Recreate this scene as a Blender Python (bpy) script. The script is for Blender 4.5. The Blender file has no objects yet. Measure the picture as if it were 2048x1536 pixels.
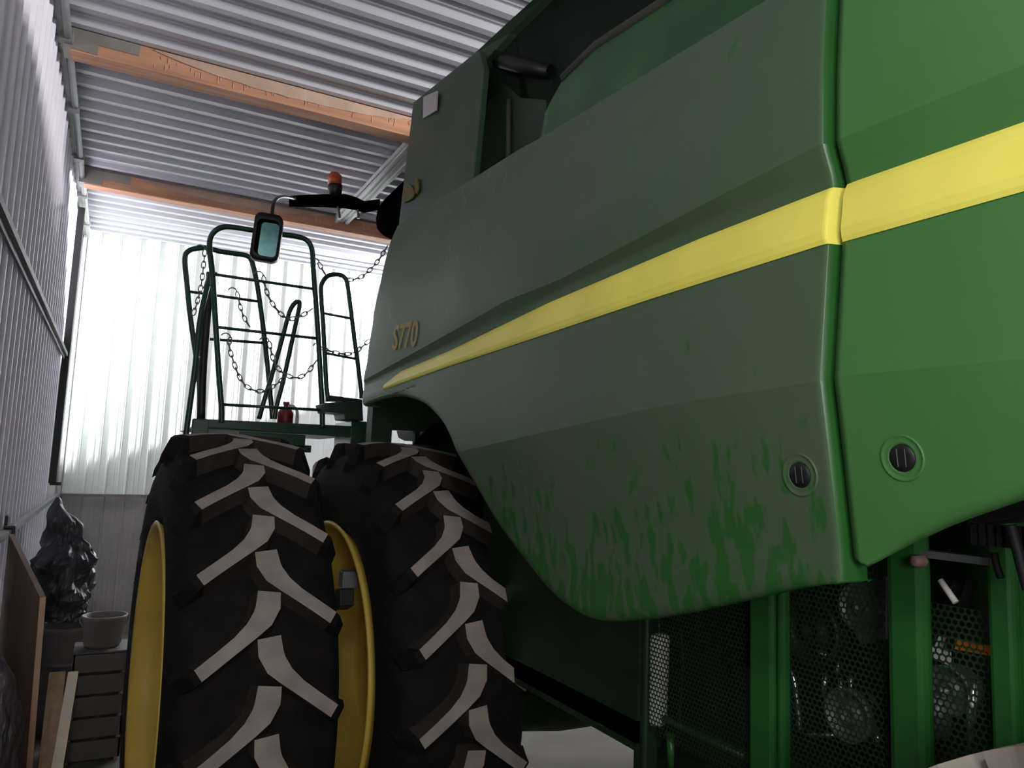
import bpy, bmesh, math, random
from mathutils import Vector, Matrix, noise
random.seed(7)
PI = math.pi
scene = bpy.context.scene
COL = scene.collection

# ------------------------------------------------------------------ camera
F, H = 1500.0, 1.87
yv = Vector((222 - 1024, 912 - 768, F))
_s = .0377
_a = -(144 * (144 + _s * 802) + F * F) / (-802 + 144 * _s)
xv = Vector((_a, 144 + _s * (_a + 802), F))
AY, AX = yv.normalized(), xv.normalized()
AZ = AX.cross(AY)
if AZ.y > 0: AZ = -AZ
def ray(px, py):
    c = Vector((px - 1024, py - 768, F))
    return Vector((AX.dot(c), AY.dot(c), AZ.dot(c)))
EYE = Vector((0, 0, H))
def onX(px, py, x): r = ray(px, py); return EYE + r * (x / r.x)
def onY(px, py, y): r = ray(px, py); return EYE + r * (y / r.y)
def onZ(px, py, z): r = ray(px, py); return EYE + r * ((z - H) / r.z)

cam = bpy.data.cameras.new('camera')
cam.sensor_fit = 'HORIZONTAL'; cam.sensor_width = 36; cam.lens = F / 2048 * 36
cam.clip_start = .05; cam.clip_end = 100
camo = bpy.data.objects.new('camera', cam); COL.objects.link(camo)
rt = Vector((AX.x, AY.x, AZ.x)); up = -Vector((AX.y, AY.y, AZ.y)); fw = Vector((AX.z, AY.z, AZ.z))
m = Matrix((rt, up, -fw)).transposed().to_4x4(); m.translation = EYE
camo.matrix_world = m
scene.camera = camo

# ------------------------------------------------------------------ materials
def lin(c):
    return tuple(((v / 255) / 12.92 if v / 255 <= .04045 else ((v / 255 + .055) / 1.055) ** 2.4) for v in c) + (1,)
def mat(name, rgb, rough=.5, metal=0, noise_amt=.15, noise_scale=6, stretch=(1, 1, 1), coat=0, spec=.5, bump=0):
    mt = bpy.data.materials.new(name); mt.use_nodes = True
    nt = mt.node_tree; b = nt.nodes['Principled BSDF']
    b.inputs['Roughness'].default_value = rough; b.inputs['Metallic'].default_value = metal
    b.inputs['Coat Weight'].default_value = coat; b.inputs['Specular IOR Level'].default_value = spec
    tc = nt.nodes.new('ShaderNodeTexCoord'); mp = nt.nodes.new('ShaderNodeMapping')
    mp.inputs['Scale'].default_value = stretch
    n = nt.nodes.new('ShaderNodeTexNoise'); n.inputs['Scale'].default_value = noise_scale; n.inputs['Detail'].default_value = 5
    nt.links.new(tc.outputs['Object'], mp.inputs['Vector']); nt.links.new(mp.outputs['Vector'], n.inputs['Vector'])
    r = nt.nodes.new('ShaderNodeValToRGB'); c = lin(rgb)
    r.color_ramp.elements[0].position = .3; r.color_ramp.elements[1].position = .7
    r.color_ramp.elements[0].color = tuple(v * (1 - noise_amt) for v in c[:3]) + (1,)
    r.color_ramp.elements[1].color = tuple(min(1, v * (1 + noise_amt)) for v in c[:3]) + (1,)
    nt.links.new(n.outputs['Fac'], r.inputs['Fac']); nt.links.new(r.outputs['Color'], b.inputs['Base Color'])
    if bump:
        bp = nt.nodes.new('ShaderNodeBump'); bp.inputs['Strength'].default_value = bump; bp.inputs['Distance'].default_value = .01
        nt.links.new(n.outputs['Fac'], bp.inputs['Height']); nt.links.new(bp.outputs['Normal'], b.inputs['Normal'])
    return mt

def panel_mat(name, clean, dust, dust_amt, blotch):
    """green paint under a film of dust, with washed streaks low on the panel"""
    mt = bpy.data.materials.new(name); mt.use_nodes = True
    nt = mt.node_tree; L = nt.links.new; N = nt.nodes.new
    b = nt.nodes['Principled BSDF']
    tc = N('ShaderNodeTexCoord'); sep = N('ShaderNodeSeparateXYZ'); L(tc.outputs['Object'], sep.inputs[0])
    def math_(op, a, c, clamp=False):
        n = N('ShaderNodeMath'); n.operation = op; n.use_clamp = clamp
        for i, v in enumerate((a, c)):
            if isinstance(v, (int, float)): n.inputs[i].default_value = v
            else: L(v, n.inputs[i])
        return n.outputs[0]
    def nz(scale, sc, detail=4, w=0):
        mp = N('ShaderNodeMapping'); mp.inputs['Scale'].default_value = sc; mp.inputs['Location'].default_value = (w, w, w)
        L(tc.outputs['Object'], mp.inputs['Vector'])
        n = N('ShaderNodeTexNoise'); n.inputs['Scale'].default_value = scale; n.inputs['Detail'].default_value = detail
        L(mp.outputs['Vector'], n.inputs['Vector']); return n.outputs['Fac']
    drips = nz(32, (1, 1, .40), 3)
    broad = nz(1.6, (1, 1, 1), 2, 3.1)
    # washed where drips > threshold; threshold is low at the bottom edge, high further up
    h = math_('MULTIPLY', math_('SUBTRACT', sep.outputs['Z'], 1.50), 1 / .55)      # 0 bottom .. 1
    thr = math_('ADD', math_('MULTIPLY', math_('MINIMUM', math_('MAXIMUM', h, 0), 1.0), .30), .40 - blotch)
    thr = math_('ADD', thr, math_('MULTIPLY', math_('SUBTRACT', broad, .5), .38))
    wash = math_('MULTIPLY', math_('SUBTRACT', drips, thr), 14, True)
    haze = math_('MULTIPLY', math_('ADD', nz(2.3, (1, 1, .6), 3, 9), .55), dust_amt, True)
    fac = math_('MULTIPLY', haze, math_('SUBTRACT', 1, math_('MULTIPLY', wash, .75)), True)
    mx = N('ShaderNodeMix'); mx.data_type = 'RGBA'
    mx.inputs[6].default_value = lin(clean); mx.inputs[7].default_value = lin(dust)
    L(fac, mx.inputs[0]); L(mx.outputs[2], b.inputs['Base Color'])
    L(math_('ADD', math_('MULTIPLY', fac, .3), .28), b.inputs['Roughness'])
    return mt

M = {}
M['panel'] = panel_mat('dusty_green_paint', (32, 96, 34), (82, 96, 76), .66, .03)
M['panel_clean'] = panel_mat('green_paint', (46, 116, 46), (90, 126, 80), .45, -.25)
M['edgegreen'] = mat('clean_edge_paint', (36, 90, 37), .34, noise_amt=.12)
M['yellow'] = mat('yellow_decal', (250, 238, 104), .45, noise_amt=.06)
M['gold'] = mat('gold_lettering', (168, 144, 72), .6)
M['dullgold'] = mat('faded_gold', (104, 92, 48), .7, spec=.2)
M['green'] = mat('frame_green_paint', (34, 88, 36), .38, noise_amt=.25)
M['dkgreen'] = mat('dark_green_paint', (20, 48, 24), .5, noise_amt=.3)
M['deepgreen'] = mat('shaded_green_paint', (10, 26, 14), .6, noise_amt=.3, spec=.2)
M['tankgreen'] = mat('tank_green_paint', (48, 72, 48), .45, noise_amt=.18, noise_scale=2.2)
M['railgreen'] = mat('rail_green_paint', (16, 62, 42), .35, noise_amt=.1)
M['black'] = mat('black_plastic', (17, 18, 20), .5, noise_amt=.2)
M['matblack'] = mat('matt_black_plastic', (8, 8, 10), 1.0, spec=0)
M['rubber'] = mat('tyre_rubber', (24, 22, 21), .85, noise_amt=.35, noise_scale=14, spec=.2)
M['lugdust'] = mat('dusty_lug_rubber', (152, 142, 134), .9, noise_amt=.18, noise_scale=10, spec=.15)
M['lugside'] = mat('lug_flank_rubber', (58, 50, 45), .9, noise_amt=.2, noise_scale=12, spec=.15)
M['lugpale'] = mat('pale_dust_rubber', (176, 164, 152), .9, noise_amt=.12, noise_scale=10, spec=.15)
M['rim'] = mat('yellow_rim_paint', (216, 186, 82), .42, noise_amt=.12, noise_scale=3)
M['wallsheet'] = mat('white_wall_sheet', (232, 228, 238), .5, noise_amt=.05, noise_scale=3)
M['ceilsheet'] = mat('white_ceiling_sheet', (204, 204, 212), .42, noise_amt=.04, noise_scale=3)
M['backsheet'] = mat('white_back_sheet', (228, 232, 230), .5, noise_amt=.02)
M['shadesheet'] = mat('shaded_lower_sheet', (158, 154, 152), .6, noise_amt=.12, noise_scale=3)  # shade on the back wall below the girt, put into the sheet colour
M['trimgrey'] = mat('grey_trim', (120, 122, 122), .5)
M['trimwhite'] = mat('white_trim', (214, 214, 212), .5, noise_amt=.05)
M['trimblack'] = mat('black_seal', (14, 14, 15), .7)
M['girt'] = mat('girt_steel', (104, 102, 106), .6)
M['timber'] = mat('orange_timber', (200, 146, 114), .7, noise_amt=.22, noise_scale=5, stretch=(.35, 6, 6), bump=.15)
M['wrap'] = mat('torn_plastic_wrap', (196, 168, 148), .5, noise_amt=.15)
M['postgrey'] = mat('dusty_grey_paint', (62, 62, 54), .8)
M['resin'] = mat('pale_resin', (226, 190, 160), .5)
M['galv'] = mat('galvanised_plate', (142, 140, 130), .5, metal=.25, noise_amt=.2)
M['floor'] = mat('concrete', (64, 61, 54), .9, noise_amt=.2, noise_scale=2.5, bump=.1)
M['chain'] = mat('steel_chain', (120, 124, 126), .4, metal=.7)
M['chrome'] = mat('bright_steel', (210, 214, 214), .25, metal=.9)
M['steel'] = mat('grey_steel', (112, 116, 118), .45, metal=.4, noise_amt=.3)
M['glass'] = mat('mirror_glass', (120, 170, 165), .12, metal=.8, noise_amt=.4, noise_scale=9)
M['amber'] = mat('amber_lens', (176, 70, 36), .4, noise_amt=.1)
M['red'] = mat('red_paint', (120, 16, 24), .45)
M['white'] = mat('white_enamel', (226, 222, 212), .5, noise_amt=.06)
M['orange'] = mat('orange_sticker', (236, 140, 40), .5)
M['sticker'] = mat('pale_sticker', (190, 184, 184), .5, noise_amt=.06)
M['pink'] = mat('pink_plastic', (236, 176, 168), .5)
M['boltcap'] = mat('rusty_bolt', (128, 98, 90), .7)
M['ply'] = mat('plywood', (122, 102, 88), .8, noise_amt=.2, noise_scale=4, stretch=(1, 1, .3))
M['plyedge'] = mat('plywood_edge', (196, 164, 140), .8, noise_amt=.1)
M['plank'] = mat('sawn_plank', (160, 132, 102), .8, noise_amt=.2, noise_scale=4, stretch=(5, 5, .4))
M['pale'] = mat('pale_board', (214, 202, 178), .8, noise_amt=.08)
M['tarp'] = mat('black_tarpaulin', (40, 40, 44), .42, noise_amt=.4, noise_scale=8, bump=.3)
M['sack'] = mat('dark_sacking', (66, 62, 68), .5, noise_amt=.35, noise_scale=7, bump=.4)
M['tub'] = mat('grey_tub_plastic', (82, 78, 73), .6, noise_amt=.12)
M['bucket'] = mat('pale_bucket_plastic', (98, 94, 88), .6, noise_amt=.12)
M['belt'] = mat('rubber_belt', (12, 13, 12), .7)

# ------------------------------------------------------------------ builders
class MB:
    def __init__(s): s.v = []; s.f = []; s.mi = []; s.sm = []
    def add(s, vs, fs, mi=0, smooth=False):
        o = len(s.v); s.v += [tuple(v) for v in vs]
        for f in fs: s.f.append(tuple(i + o for i in f)); s.mi.append(mi); s.sm.append(smooth)
        return s
    def box(s, lo, hi, mi=0):
        x0, y0, z0 = [min(a, b) for a, b in zip(lo, hi)]; x1, y1, z1 = [max(a, b) for a, b in zip(lo, hi)]
        return s.hexa([(x0, y0, z0), (x1, y0, z0), (x1, y1, z0), (x0, y1, z0)], [(x0, y0, z1), (x1, y0, z1), (x1, y1, z1), (x0, y1, z1)], mi)
    def hexa(s, a, b, mi=0):
        return s.add(list(a) + list(b), [(3, 2, 1, 0), (4, 5, 6, 7), (0, 1, 5, 4), (1, 2, 6, 5), (2, 3, 7, 6), (3, 0, 4, 7)], mi)
    def prism(s, poly, off, mi=0):
        n = len(poly); off = Vector(off)
        vs = [Vector(p) for p in poly] + [Vector(p) + off for p in poly]
        fs = [tuple(range(n - 1, -1, -1)), tuple(range(n, 2 * n))] + [(i, (i + 1) % n, (i + 1) % n + n, i + n) for i in range(n)]
        return s.add(vs, fs, mi)
    def tube(s, pts, r, n=10, mi=0, cap=True, closed=False, smooth=True):
        pts = [Vector(p) for p in pts]; k = len(pts)
        rs = r if isinstance(r, (list, tuple)) else [r] * k
        vs = []; ref = None
        for i, p in enumerate(pts):
            if closed: t = (pts[(i + 1) % k] - pts[i - 1]).normalized()
            else: t = (pts[min(i + 1, k - 1)] - pts[max(i - 1, 0)]).normalized()
            if ref is None:
                ref = Vector((0, 0, 1)) if abs(t.z) < .9 else Vector((1, 0, 0))
            u = (ref - t * ref.dot(t)).normalized(); w = t.cross(u); ref = u
            for j in range(n):
                a = 2 * PI * j / n; vs.append(p + (u * math.cos(a) + w * math.sin(a)) * rs[i])
        fs = []
        for i in range(k if closed else k - 1):
            i2 = (i + 1) % k
            for j in range(n): fs.append((i * n + j, i * n + (j + 1) % n, i2 * n + (j + 1) % n, i2 * n + j))
        s.add(vs, fs, mi, smooth)
        if cap and not closed: s.add([], []); o = len(s.v) - len(vs); s.f += [tuple(o + j for j in range(n - 1, -1, -1)), tuple(o + (k - 1) * n + j for j in range(n))]; s.mi += [mi, mi]; s.sm += [False, False]
        return s
    def lathe(s, prof, c, axis='X', n=64, mi=0, smooth=True, closed=False):
        """prof: list of (along, radius)"""
        vs = []; c = Vector(c); k = len(prof)
        for a, r in prof:
            for j in range(n):
                t = 2 * PI * j / n; p, q = r * math.cos(t), r * math.sin(t)
                vs.append(c + (Vector((a, p, q)) if axis == 'X' else Vector((p, a, q)) if axis == 'Y' else Vector((p, q, a))))
        fs = []
        for i in range(k if closed else k - 1):
            i2 = (i + 1) % k
            for j in range(n): fs.append((i * n + j, i2 * n + j, i2 * n + (j + 1) % n, i * n + (j + 1) % n))
        return s.add(vs, fs, mi, smooth)
    def grid(s, rows, mi=0, smooth=True):
        nr, nc = len(rows), len(rows[0])
        return s.add([p for r in rows for p in r], [(i * nc + j, i * nc + j + 1, (i + 1) * nc + j + 1, (i + 1) * nc + j) for i in range(nr - 1) for j in range(nc - 1)], mi, smooth)
    def build(s, name, mats, parent=None, bevel=0, normals=True):
        me = bpy.data.meshes.new(name); me.from_pydata(s.v, [], s.f)
        for mt in (mats if isinstance(mats, (list, tuple)) else [mats]): me.materials.append(mt)
        me.polygons.foreach_set('material_index', s.mi); me.polygons.foreach_set('use_smooth', s.sm)
        if normals:
            bm = bmesh.new(); bm.from_mesh(me); bmesh.ops.recalc_face_normals(bm, faces=bm.faces); bm.to_mesh(me); bm.free()
        me.update()
        o = bpy.data.objects.new(name, me); COL.objects.link(o)
        if parent is not None:
            o.parent = parent
            o.matrix_parent_inverse = Matrix.Translation(-Vector(parent.location)) if parent.type == 'EMPTY' else Matrix()
        if bevel:
            b = o.modifiers.new('bevel', 'BEVEL'); b.width = bevel; b.segments = 2; b.limit_method = 'ANGLE'
        return o

def tag(o, label, cat, group=None):
    o['label'] = label; o['category'] = cat
    if group: o['group'] = group
    return o
def thing(name, loc, label, cat, group=None):
    o = bpy.data.objects.new(name, None); COL.objects.link(o); o.location = loc; o.empty_display_size = .2
    return tag(o, label, cat, group)
def struct(o): o['kind'] = 'structure'; return o

def smooth_path(pts, n=6):
    """Catmull-Rom through points"""
    P = [Vector(p) for p in pts]; out = []
    for i in range(len(P) - 1):
        p0, p1, p2, p3 = P[max(i - 1, 0)], P[i], P[i + 1], P[min(i + 2, len(P) - 1)]
        for k in range(n):
            t = k / n
            out.append(.5 * ((2 * p1) + (p2 - p0) * t + (2 * p0 - 5 * p1 + 4 * p2 - p3) * t * t + (3 * p1 - p0 - 3 * p2 + p3) * t ** 3))
    return out + [P[-1]]

# ------------------------------------------------------------------ shed
XL, YB, ZC = -.48, 9.5, 4.4
XR, YF = 7.0, -4.5
def profile(a0, a1, phase, pitch=.2, rib=.03, flank=.014, depth=.026, minor=True):
    """(position, depth) along a trapezoidal sheet"""
    out = [(a0, 0)]; k = math.ceil((a0 + .03 - phase) / pitch)
    while phase + k * pitch < a1 - .04:
        c = phase + k * pitch
        out += [(c - rib / 2 - flank, 0), (c - rib / 2, 1), (c + rib / 2, 1), (c + rib / 2 + flank, 0)]
        if minor and c + .14 < a1:
            for q in (.075, .125): out += [(c + q - .008, 0), (c + q - .003, .18), (c + q + .003, .18), (c + q + .008, 0)]
        k += 1
    out.append((a1, 0))
    return [(a, d * depth) for a, d in out if a0 <= a <= a1]
def sheet(name, fn, prof, b0, b1, mt):
    mb = MB(); mb.grid([[fn(a, b, d) for a, d in prof] for b in (b0, b1)], smooth=False)
    return struct(mb.build(name, mt))
sheet('wall_left', lambda a, b, d: (XL - .026 + d, a, b), profile(YF, 8.2, 3.18, depth=.018), 0, 4.32, M['wallsheet'])
sheet('wall_left', lambda a, b, d: (XL - .026 + d, a, b), profile(8.26, YB, 8.38, rib=.012, flank=.007, depth=.014, minor=False), 0, 4.34, M['backsheet'])
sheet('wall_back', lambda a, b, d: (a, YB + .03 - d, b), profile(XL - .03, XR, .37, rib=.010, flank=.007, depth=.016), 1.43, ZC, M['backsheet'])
sheet('wall_back', lambda a, b, d: (a, YB + .03 - d, b), profile(XL - .03, XR, .37, rib=.010, flank=.007, depth=.016), 0, 1.43, M['shadesheet'])
sheet('wall_right', lambda a, b, d: (XR - d, a, b), profile(YF, YB, .1), 0, ZC, M['wallsheet'])
# ceiling ribs are wide and hang below the sheet, running across the shed
sheet('ceiling', lambda a, b, d: (b, a, ZC + .02 - d), profile(YF, YB + .06, .915, rib=.05, flank=.02, depth=.035), XL - .02, XR, M['ceilsheet'])
mb = MB(); nx = 24
mb.grid([[(XL - .05 + (XR - XL + .05) * i / nx, YF + (YB - YF + .05) * j / nx, 0) for i in range(nx + 1)] for j in range(nx + 1)])
mb.add([(XL - .05, YF, -.1), (XR, YF, -.1), (XR, YB + .05, -.1), (XL - .05, YB + .05, -.1)], [(0, 1, 2, 3)])
struct(mb.build('floor', M['floor']))

# girt ledges on the left wall and the back wall
mb = MB(); mb.box((XL, YF, 2.79), (XL + .035, 8.2, 2.825)); mb.box((XL, YF, 2.765), (XL + .012, 8.2, 2.79)); struct(mb.build('trim_1', M['girt']))
mb = MB(); mb.box((XL, YF, 1.42), (XL + .035, 9.46, 1.455)); mb.box((XL, YF, 1.40), (XL + .012, 9.46, 1.42)); struct(mb.build('trim_2', M['girt']))
mb = MB(); mb.box((XL, YB - .035, 1.42), (XR, YB, 1.45)); struct(mb.build('trim_3', M['girt']))
# black seal where the dark wall sheet ends and the pale corner sheet begins
mb = MB(); mb.box((XL - .01, 8.19, 1.6), (XL + .05, 8.27, 4.25)); mb.box((XL, 8.19, 1.58), (XL + .09, 8.27, 1.61)); struct(mb.build('trim_4', M['trimblack']))
# eave angle and pipe under the ceiling
mb = MB(); mb.box((XL - .02, YF, 4.31), (XL + .02, YB, 4.4)); mb.tube([(XL + .045, YF, 4.3), (XL + .045, YB - .05, 4.3)], .022)
for k in range(9): mb.box((XL, .9 + k * 1.0, 4.27), (XL + .07, .96 + k * 1.0, 4.34))
struct(mb.build('trim_5', M['trimgrey']))
# inside corner flashing
mb = MB(); mb.box((XL, YB - .045, 0), (XL + .03, YB, 4.38)); struct(mb.build('trim_6', M['trimwhite']))
# white channel under the ceiling, running the length of the shed between the beams
mb = MB(); mb.box((1.80, 5.07, 4.33), (1.93, 7.4, 4.385)); mb.box((1.80, 5.07, 4.31), (1.825, 7.4, 4.34)); mb.box((1.905, 5.07, 4.31), (1.93, 7.4, 4.34)); mb.box((1.86, 5.07, 4.318), (1.87, 7.4, 4.335))
struct(mb.build('trim_7', M['trimwhite']))
def beam(y0, label, seed):
    rnd = random.Random(seed)
    t = thing('timber_beam', (3.2, y0 + .06, 4.25), label, 'beam', 'timber ceiling beams')
    mb = MB(); mb.box((XL + .06, y0, 4.24), (XR, y0 + .13, 4.385)); mb.build('timber', M['timber'], t, bevel=.004)
    mb = MB(); mb.box((XL + .02, y0 - .008, 4.25), (XL + .2, y0 + .138, 4.38)); mb.box((XL + .2, y0 - .008, 4.31), (XL + .42, y0, 4.38))
    mb.build('end_plate', M['galv'], t)
    # torn wrap clinging to the upper part of the near face
    x0 = XL + .5; top = []; bot = []
    for i in range(25):
        x = x0 + i * .075; u = i / 24
        top.append((x, y0 - .004 - rnd.random() * .004, 4.378)); bot.append((x, y0 - .004 - rnd.random() * .006, 4.378 - .075 * math.sin(PI * min(1, u * 1.05)) ** .7 - rnd.random() * .008 - .004))
    mb = MB(); mb.grid([top, bot]); mb.build('torn_wrap', M['wrap'], t)
    # thin drips of resin / staples
    mb = MB()
    for i in range(90):
        x = XL + .5 + rnd.random() * 3.0; z = 4.26 + rnd.random() * .09; h = .008 + rnd.random() * .02
        mb.box((x, y0 - .003, z), (x + .003, y0, z + h * 1.6))
    mb.build('resin_drips', M['resin'], t)
    return t
beam(4.95, 'nearer of the two orange timber ceiling beams, metal plate at its wall end', 3)
beam(7.42, 'farther orange timber ceiling beam, behind the mirror and the amber beacon', 5)

# ------------------------------------------------------------------ combine harvester
ROOT = thing('combine_harvester', (2.7, 1.9, 0), 'large green combine harvester with a yellow side stripe and dual front tyres', 'combine harvester')

# ---- feature lines of the side shields (unprojected on the shield)
def line_on(pts, x):
    l = [(onX(px, py, x).y, onX(px, py, x).z) for px, py in pts]
    return sorted(l)
def ev(l, y):
    if y <= l[0][0]: i = 0
    elif y >= l[-1][0]: i = len(l) - 2
    else:
        i = 0
        while l[i + 1][0] < y: i += 1
    (a, b), (c, d) = l[i], l[i + 1]
    return b + (d - b) * (y - a) / (c - a)
XA, XBb, XCc, XD, XE = 1.028, 1.050, 1.054, 1.040, 1.016
LA = line_on([(2048, 120), (1682, 269), (1647, 285), (1400, 411), (1100, 564), (993, 609), (895, 665), (739, 750)], XA)
LB = line_on([(2048, 218), (1700, 345), (1647, 357), (1400, 448), (1100, 588), (895, 690), (735, 764)], XBb)
LC = line_on([(2048, 237), (1699, 361), (1663, 376), (1400, 478), (1100, 605), (895, 704), (778, 753), (735, 770)], XCc)
LD = line_on([(2048, 377), (1688, 479), (1643, 491), (1300, 599), (1100, 666), (895, 734), (776, 777), (735, 791)], XD)
LE = line_on([(2048, 714), (1683, 750), (1643, 761), (1300, 815), (960, 890), (735, 940)], XE)
LTOP = line_on([(2048, -330), (1655, -84), (1400, 73), (1069, 277), (900, 381), (797, 446)], 1.09)
LBOT = sorted([(onX(px, py, 1.06).y, onX(px, py, 1.06).z) for px, py in
        [(1712, 1168), (1600, 1178), (1400, 1222), (1290, 1240), (1200, 1243), (1150, 1222), (1100, 1180), (1040, 1105), (1000, 1050), (950, 965), (900, 868), (870, 825), (840, 803), (800, 793), (760, 800), (725, 815)]])
LBOTR = sorted([(onX(px, py, 1.06).y, onX(px, py, 1.06).z) for px, py in
        [(1722, 1135), (1736, 1136), (1819, 1088), (1887, 1056), (1938, 1036), (2048, 998)]]) 
LBOTR = [(-1.2, 1.72), (-.5, 1.80), (-.1, 1.90), (.2, 1.925)] + LBOTR
def knots(Y):
    a = ev(LA, Y); b = min(ev(LB, Y), a - .006); c = min(ev(LC, Y), b - .004); d = min(ev(LD, Y), c - .008); e = min(ev(LE, Y), d - .05)
    return a, b, c, d, e
def PX(Y, z):
    a, b, c, d, e = knots(Y)
    w = min(1, max(.25, (a - c) / .06))      # the fold fades out toward the front
    xa = XCc - (XCc - XA) * w; xb = XCc - (XCc - XBb) * w
    kn = [(a + .75, 1.19), (a + .55, 1.105), (a + .3, 1.045), (a + .12, XA + .003), (a, xa), (b, xb), (c, XCc), (d, XD), (e, XE), (e - .13, 1.036), (e - .27, 1.056), (e - .6, 1.075)]
    for i in range(len(kn) - 1):
        (z1, x1), (z0, x0) = kn[i], kn[i + 1]
        if z >= z0 or i == len(kn) - 2:
            return x0 + (x1 - x0) * (z - z0) / (z1 - z0)
def on_panel(px, py, off=0):
    x = 1.04
    for _ in range(6):
        p = onX(px, py, x); x = PX(p.y, p.z) + off
    return onX(px, py, x)
def roll(d, r):
    return 0 if d >= r else r - math.sqrt(max(0, r * r - (r - d) ** 2))

def outline(pts, swap=False, off=0):
    ps = [on_panel(px, py, off) for px, py in pts]
    return sorted([(p.z, p.y) if swap else (p.y, p.z) for p in ps])
LTOP = outline([(2048, -330), (1655, -84), (1400, 73), (1069, 277), (900, 381), (797, 446)])
LBOT = outline([(1712, 1165), (1600, 1178), (1400, 1222), (1290, 1240), (1200, 1243), (1150, 1222), (1100, 1180), (1040, 1105), (1000, 1050), (950, 965), (900, 868), (870, 825), (840, 803), (800, 793), (760, 800), (725, 815)], off=.012)
LBOT = sorted([(p.x, p.y) for p in smooth_path([(a, b, 0) for a, b in LBOT], 5)])
LBOTR = [(-1.2, 1.72), (-.5, 1.80), (-.1, 1.90), (.2, 1.925)] + outline([(1718, 1120), (1736, 1136), (1819, 1088), (1887, 1056), (1938, 1036), (2048, 998)], off=.02)
FE = outline([(797, 446), (780, 484), (765, 545), (755, 590), (745, 650), (735, 720), (728, 770), (725, 815)], True)
YS = .845          # seam
LIPS = (0, .004, .008, .012, .0135, .0155, .019, .026)
def lip(d):
    if d >= .02: return 0
    if d >= .012: return .003 * ((.02 - d) / .008) ** 2
    return .003 + .033 * (1 - d / .012)
def shield(front):
    cols = 150
    rows = []
    # row recipe: list of functions giving z for a column
    def zrows(Y, zb, zt):
        a, b, c, d, e = knots(Y)
        marks = [(zb, 0), (zb + .012, 3), (zb + .05, 4), (max(e, zb + .06), 16), (e + (d - e) * .9, 8), (d, 3), (c, 4), (b, 2), (a, 4), (a + .1, 5), (zt - .02, 14), (zt, 3)]
        zs = [zb]; prev = zb
        for z, n in marks[1:]:
            for k in range(1, n + 1): zs.append(prev + (z - prev) * k / n)
            prev = z
        lo = zb
        out = []
        for i, z in enumerate(zs):
            z = max(z, zb + i * .0004) if i else zb
            out.append(min(z, zt) if i < len(zs) - 1 else zt)
        return out
    grid = []
    for j in range(cols + 1):
        u = j / cols
        lead = len(LIPS) - 1
        if front: u = max(0, (j - lead) / (cols - lead)) ** 1.2
        colpts = []
        def Yof(z):
            if front: return (YS - .012) + LIPS[j] if j < lead else (YS + .014) + (ev(FE, z) - (YS + .014)) * u
            return (YS - .019) + (-.9 - (YS - .019)) * u
        z0 = 2.3; Y = Yof(z0)
        zb = ev(LBOT if front else LBOTR, Y)
        for _ in range(4):
            Y = Yof(zb); zb = ev(LBOT if front else LBOTR, Y)
        zt = ev(LTOP, Yof(2.9)); zt = ev(LTOP, Yof(zt))
        Ym = Yof(2.25)
        for z in zrows(Ym, zb, zt):
            Y = Yof(z)
            x = PX(Y, z)
            slope = 1
            dz = z - zb
            if front:
                e1 = .002; sl = (ev(LBOT, Y + .01) - ev(LBOT, Y - .01)) / .02
                db = dz / math.sqrt(1 + min(sl * sl, 4))
                x += roll(db, .03) * .6 * min(1, max(0, (Y - YS - .01) / .12)) + lip(Y - (YS - .012)) + roll(zt - z, .02)
            else:
                x += .012 + roll(dz, .022) * .7 * min(1, max(.1, (YS - Y - .02) / .1))
            colpts.append((x, Y, z))
        # return flanges
        colpts.insert(0, (colpts[0][0] + .012, colpts[0][1], colpts[0][2] + .004))
        colpts.append((colpts[-1][0] + .10, colpts[-1][1], colpts[-1][2] + .005))
        grid.append(colpts)
    first = [(x + .015, y - .001, z) for x, y, z in grid[0]]
    last = [(x + .06, y, z) for x, y, z in grid[-1]]
    grid = [first] + grid + [last]
    mb = MB(); cuts = [0, 24, 35, 39, 45, len(grid[0]) - 1]      # hard creases
    for i0, i1 in zip(cuts, cuts[1:]):
        if front:
            mb.grid([c[i0:i1 + 1] for c in grid[:6]], mi=1); mb.grid([c[i0:i1 + 1] for c in grid[5:]])
        else: mb.grid([c[i0:i1 + 1] for c in grid])
    return mb
pan = shield(True).build('front_side_shield', [M['panel'], M['edgegreen']], ROOT)
pan['label'] = 'dusty front side shield'
rpan = shield(False).build('rear_side_shield', M['panel_clean'], ROOT)

def stripe(front, parent):
    cols = 90; grid = []
    y0, y1 = (YS + .012, onX(776, 766, XCc).y) if front else (YS - .021, -.9)
    for j in range(cols + 1):
        u = j / cols; Y = y0 + (y1 - y0) * u
        a, b, c, d, e = knots(Y)
        if front and u > .93: q = (u - .93) / .07; c = c + (d - c) * q * .55
        col = []
        for t, off in ((0, 0), (.08, .004), (.22, .0075), (.78, .0075), (.92, .004), (1, 0)):
            z = c + (d - c) * t
            x = PX(Y, z) - .002 - off + (lip(Y - (YS - .012)) if front else .012)
            col.append((x, Y, z))
        grid.append(col)
    if front:   # carry the stripe round the rolled rear edge
        head = []
        for Y in (YS - .0115, YS - .008, YS - .004, YS, YS + .0015, YS + .004, YS + .008):
            a, b, c, d, e = knots(Y)
            head.append([(PX(Y, c + (d - c) * t) - .002 - off + lip(Y - (YS - .012)), Y - .001, c + (d - c) * t) for t, off in ((0, 0), (.08, .004), (.22, .0075), (.78, .0075), (.92, .004), (1, 0))])
        grid = head + grid
    mb = MB(); mb.grid(grid, smooth=False); s = mb.build('yellow_stripe', M['yellow'], parent)
    return s
stripe(True, pan); stripe(False, rpan)

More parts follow.
